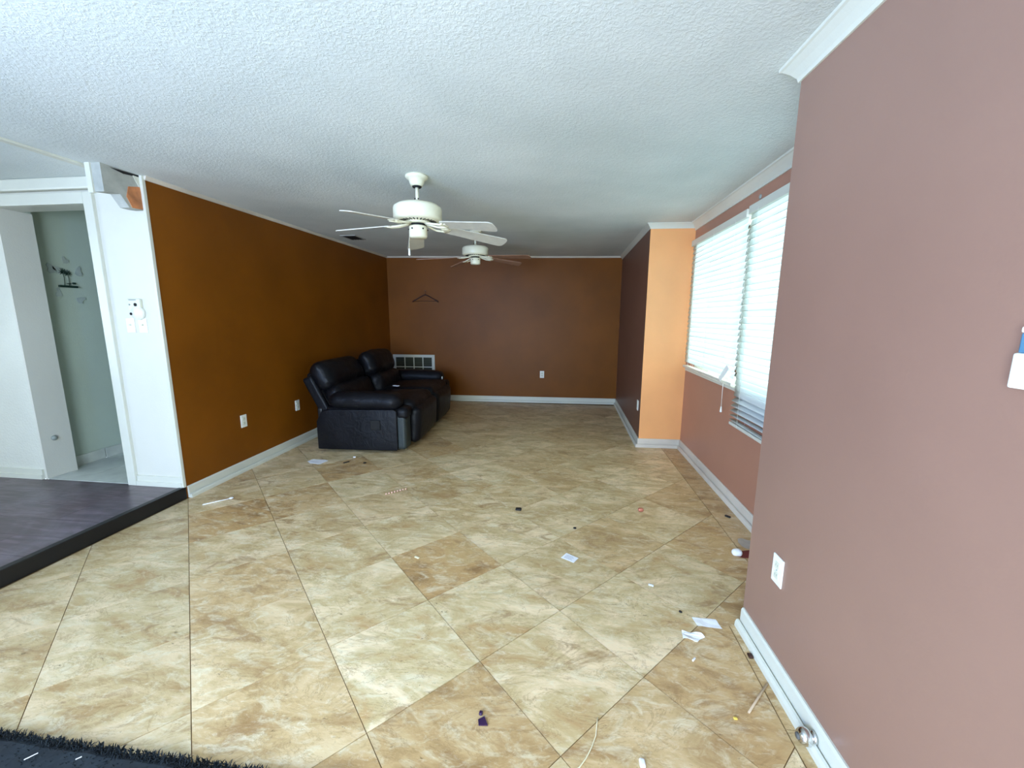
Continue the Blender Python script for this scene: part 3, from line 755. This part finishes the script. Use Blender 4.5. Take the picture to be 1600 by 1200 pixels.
# iron decoration inside the hall
wd = empty('wall_ornament', (-4.378, 3.165, 1.71), label='dark green palm ornament with pale butterfly shapes on the hall wall', cat='wall ornament')
bm = bmesh.new(); bx(bm, (0, -.068, -.008), (.022, .068, .010), .003); link('shelf_bar', bm, M_MURAL, wd)
for y, h in ((-.022, .125), (.012, .115)):
    bm = bmesh.new(); tube(bm, [(.008, y, .005), (.008, y+.004, h*.6), (.008, y, h)], .002, 6)
    for k in range(9):
        a = math.pi*(k/8)*1.5-R(45); d = Vector((0, math.cos(a), math.sin(a)))
        bmesh.ops.create_cone(bm, cap_ends=True, segments=6, radius1=.006, radius2=.001, depth=.034,
                              matrix=Matrix.Translation(Vector((.010, y, h))+d*.016) @ d.to_track_quat('Z', 'Y').to_matrix().to_4x4())
    link('palm', bm, M_MURAL, wd, smooth=True)
bm = bmesh.new(); bx(bm, (.004, .036, .022), (.014, .062, .040), .004); bx(bm, (.004, -.004, .024), (.012, .026, .030), .001); link('figurine', bm, M_MURAL, wd)
def wing(y, z, sx, sz, rot):
    pts = [(0, 0), (.5, .55), (.95, .75), (1.1, .45), (.85, .1), (.95, -.3), (.6, -.5), (.2, -.3)]
    c, s = math.cos(rot), math.sin(rot)
    prism('butterfly', [(y+(a*c-b*s)*sx, z+(a*s+b*c)*sz) for a, b in pts], .001, .006, M_GHOST, wd, 'x')
wing(-.06, .13, -.07, .07, .2); wing(-.03, .16, -.05, .07, -.6); wing(.07, .12, .06, .07, .3); wing(-.05, -.08, -.05, .06, .5); wing(.05, -.10, .06, .06, -.5); wing(.0, .20, .05, .05, 1.0)

# door stop on the near right baseboard
ds = empty('door_stop', (.893, 1.275, .046), label='chrome dome door stop on the near right baseboard', cat='door stop')
bm = bmesh.new(); lathe(bm, [(0, 0), (.022, 0), (.020, .006), (.009, .010), (.009, .030), (0, .030)], 20); link('stem', bm, M_CHROME, ds, (0, 0, 0), (0, R(-90), 0), True)
bm = bmesh.new(); lathe(bm, [(0, .012), (.020, .012), (.028, .022), (.028, .036), (.020, .048), (0, .054)], 24); link('dome', bm, M_CHROME, ds, (0, 0, 0), (0, R(-90), 0), True)
bm = bmesh.new(); lathe(bm, [(0, .051), (.012, .050), (.010, .056), (0, .057)], 16); link('bumper', bm, M_BUFF, ds, (0, 0, 0), (0, R(-90), 0), True)

# ------------------------------------------------------------------ rug at the lower left
rg = empty('shag_rug', (-1.75, .53, 0), label='black shag rug at the bottom left corner', cat='rug')
bm = bmesh.new(); N, Mq = 60, 26; hw, hd = 1.10, .44; gd = []
for j in range(Mq+1):
    row = []
    for i in range(N+1):
        x, y = -hw+2*hw*i/N, -hd+2*hd*j/Mq
        e = min(1, min(hw-abs(x), hd-abs(y))/.03)
        z = .006+.016*e+.008*noise.noise(Vector((x*30, y*30, 0)))
        if e <= 0: x += .006*noise.noise(Vector((x*40, y*40, 5))); y += .008*noise.noise(Vector((x*40, y*40, 9)))
        row.append(bm.verts.new((x, y, z)))
    gd.append(row)
for j in range(Mq):
    for i in range(N): bm.faces.new((gd[j][i], gd[j][i+1], gd[j+1][i+1], gd[j+1][i]))
edge = [v for v in bm.verts if v.is_boundary]
ex = bmesh.ops.extrude_edge_only(bm, edges=[e for e in bm.edges if e.is_boundary])
for v in [g_ for g_ in ex['geom'] if isinstance(g_, bmesh.types.BMVert)]: v.co.z = .001
link('backing', bm, M_RUG, rg)
vs, fs = [], []
r2 = random.Random(3)
for k in range(9000):
    x, y = r2.uniform(-hw, hw), r2.uniform(-hd, hd)
    if k % 3 == 0: y = hd-abs(r2.gauss(0, .02))
    if k % 3 == 1: y = r2.uniform(hd-.25, hd)
    a = r2.uniform(0, 6.28); l = r2.uniform(.012, .024); b = r2.uniform(.3, 1.1)
    d = Vector((math.cos(a)*math.sin(b), math.sin(a)*math.sin(b), math.cos(b)))*l; w = Vector((-math.sin(a), math.cos(a), 0))*.0022
    p0 = Vector((x, y, .014)); i0 = len(vs)
    vs += [p0-w, p0+w, p0+d*.6+w*.7, p0+d+Vector((0, 0, -.004)), p0+d*.6-w*.7]; fs.append((i0, i0+1, i0+2, i0+3, i0+4))
me = bpy.data.meshes.new('pile'); me.from_pydata([tuple(v) for v in vs], [], fs); me.materials.append(M_RUG)
pl = bpy.data.objects.new('pile', me); COL.objects.link(pl); pl.parent = rg; tag(pl, kind='stuff')
for k, (x, y, a, l) in enumerate([(.06, .37, .9, .03), (-.12, .395, .5, .012), (-.35, .30, 1.0, .03), (.22, .385, .8, .014), (-.14, .36, 2.0, .010), (-.42, .36, .6, .012), (.12, .33, .7, .02)]):
    box('lint', (-l/2, -.0012, 0), (l/2, .0012, .0015), M_PAPER, rg, 0, (x, y, .033), (0, 0, a))

# ------------------------------------------------------------------ litter on the floor
def flat(name, pts, h, mat, label, cat, z=.0012, curl=0):
    cx = sum(p[0] for p in pts)/len(pts); cy = sum(p[1] for p in pts)/len(pts)
    bm = bmesh.new(); prism_into(bm, [(a-cx, b-cy) for a, b in pts], 0, h)
    if curl:
        bmesh.ops.subdivide_edges(bm, edges=bm.edges[:], cuts=4, use_grid_fill=True)
        for v in bm.verts: v.co.z += curl*max(0, noise.noise(Vector((v.co.x*30+cx, v.co.y*30, 2)))+.3)
    return tag(link(name, bm, mat, None, (cx, cy, z)), label, cat)
c = flat('business_card', [(0.032, 2.284), (0.066, 2.339), (0.14, 2.292), (0.108, 2.241)], .0015, M_PAPER, 'white printed card lying near the middle of the floor', 'card')
for k in range(4):
    t_ = .22+k*.17; box('print_line', (-.030, -.0012, 0), (.026-.008*(k % 2), .0012, .0004), M_PRINT, c, 0, (-.016*1+.033*t_*.9+.0, -.024+.052*t_, .0016), (0, 0, R(-31)))
flat('paper_slip', [(0.675, 1.864), (0.786, 1.861), (0.795, 1.803), (0.684, 1.809)], .0012, M_PAPER, 'straight white paper slip near the right baseboard', 'paper', curl=.004)
flat('torn_paper', [(0.6, 1.768), (0.647, 1.758), (0.682, 1.755), (0.695, 1.737), (0.666, 1.722), (0.652, 1.706), (0.592, 1.72)], .0012, M_PAPER, 'torn white paper scrap just in front of the straight slip', 'paper', curl=.012)
flat('paper_sheet', [(-2.539, 3.63), (-2.502, 3.691), (-2.338, 3.676), (-2.358, 3.563), (-2.463, 3.567)], .0015, M_PAPER, 'white paper on the floor in front of the sofa side', 'paper', curl=.008)
sw = empty('cotton_swab', (-2.68, 2.686, .006), math.atan2(.13, .132), label='white plastic stick with a rounded end beside the step corner', cat='stick')
tubeo('shaft', [(-.09, 0, 0), (.09, 0, .002)], .004, M_PAPER, sw)
bm = bmesh.new(); bmesh.ops.create_uvsphere(bm, u_segments=12, v_segments=8, radius=.012); bmesh.ops.scale(bm, vec=(1.4, 1, .6), verts=bm.verts); link('head', bm, M_PAPER, sw, (.095, 0, .003), smooth=True)
tag(tubeo('wood_splinter', [(.858, 1.513, .008), (.80, 1.452, .006), (.732, 1.38, .004)], .0042, M_TWIG), 'tan wood splinter against the right baseboard', 'stick')
tag(tubeo('loose_string', [(.169, 1.292, .003), (.163, 1.262, .003), (.157, 1.225, .003), (.140, 1.185, .003), (.118, 1.145, .003), (.094, 1.114, .003), (.05, 1.08, .003)], .0022, M_CREAM), 'cream string curving along the floor at the bottom edge', 'string')
bd = empty('bead_strand', (-1.35, 3.052, .004), math.atan2(.118, .125), label='short strand of pink beads on the floor in front of the sofa', cat='beads')
for k in range(8):
    bm = bmesh.new(); bmesh.ops.create_uvsphere(bm, u_segments=8, v_segments=6, radius=.0065); link('bead', bm, M_PINK, bd, (-.085+k*.0243, 0, .0035), smooth=True)
def lump(name, x, y, hs, mat, label, cat, wr=.004, rz=0):
    o = rbox(name, hs, min(hs)*.9, mat, None, (x, y, hs[2]+.001), (0, 0, rz), 5, wr=wr, seed=x*10); return tag(o, label, cat)
lump('copper_scrap', .637, 2.97, (.020, .016, .013), M_COPPER, 'small pinkish copper scrap on the floor below the window', 'scrap')
lump('dark_crumb', -.293, 2.869, (.022, .016, .007), M_BLK, 'black crumb near the middle of the floor', 'crumb')
lump('dark_crumb', .128, 2.647, (.010, .008, .004), M_BLK, 'tiny dark crumb behind the printed card', 'crumb', .001)
lump('dark_crumb', -2.128, 3.648, (.030, .008, .004), M_BLK, 'thin black crumb in front of the sofa side, left one', 'crumb', .001, .9)
lump('dark_crumb', -1.934, 3.656, (.014, .010, .005), M_BLK, 'small black crumb in front of the sofa side, right one', 'crumb', .001)
lump('dark_crumb', 1.264, 2.962, (.020, .010, .005), M_BLK, 'dark crumb along the window baseboard', 'crumb', .002, -.8)
lump('dark_bean', .629, 1.893, (.008, .005, .004), M_BLK, 'tiny black seed left of the straight paper slip', 'seed', 0, -.8)
lump('brown_pebble', .855, 1.652, (.010, .013, .005), M_HANGER, 'dark brown pebble beside the end of the right baseboard', 'pebble', .001)
lump('white_crumple', 1.12, 2.457, (.024, .018, .016), M_PAPER, 'crumpled white tissue by the red stain', 'tissue', .014)
lump('paper_fleck', .527, 2.087, (.014, .008, .002), M_PAPER, 'small white fleck on the floor left of the paper slips', 'paper', .001, -.4)
lump('cream_fleck', -.845, 2.172, (.018, .008, .002), M_CREAM, 'small cream fleck on the tan tile', 'fleck', .001, -.4)
lump('paper_crumb', .302, 1.150, (.010, .014, .006), M_PAPER, 'white crumb at the very bottom edge of the photo', 'paper', .003)
lump('cigarette_stub', .604, 1.602, (.012, .004, .004), M_PAPER, 'tiny white stub on the floor near the torn paper', 'stub', 0, .8)
lump('yellow_crumb', .673, 1.351, (.007, .005, .003), M_YEL, 'yellow crumb near the bottom right', 'crumb', .001)
lump('white_crumb', -2.12, 3.80, (.014, .010, .006), M_PAPER, 'white crumb against the side of the sofa', 'crumb', .002)
flat('purple_petal', [(-.268, 1.228), (-.247, 1.243), (-.229, 1.212), (-.262, 1.208)], .004, M_PURPLE, 'dark purple petal at the bottom centre', 'petal')
lump('purple_bud', -.262, 1.252, (.007, .008, .005), M_PURPLE, 'dark purple bud just behind the petal', 'bud', .001)
def blob(name, cx, cy, rx, ry, mat, label, cat, seed, h=.0006, z=.0008):
    pts = []
    for k in range(28):
        a = 2*math.pi*k/28; q = 1+.45*noise.noise(Vector((math.cos(a)*1.3, math.sin(a)*1.3, seed)))
        pts.append((cx+rx*q*math.cos(a), cy+ry*q*math.sin(a)))
    return flat(name, pts, h, mat, label, cat, z)
blob('red_stain', 1.20, 2.47, .10, .045, M_RED, 'dark red spill stain under the window baseboard', 'stain', 4)
blob('grey_dust', 1.245, 2.60, 0.06, .06, simple('grey_floor_dust', srgb(178, 168, 154), .9), 'grey dust patch at the foot of the window baseboard', 'dust', 8, .0005, .0014)
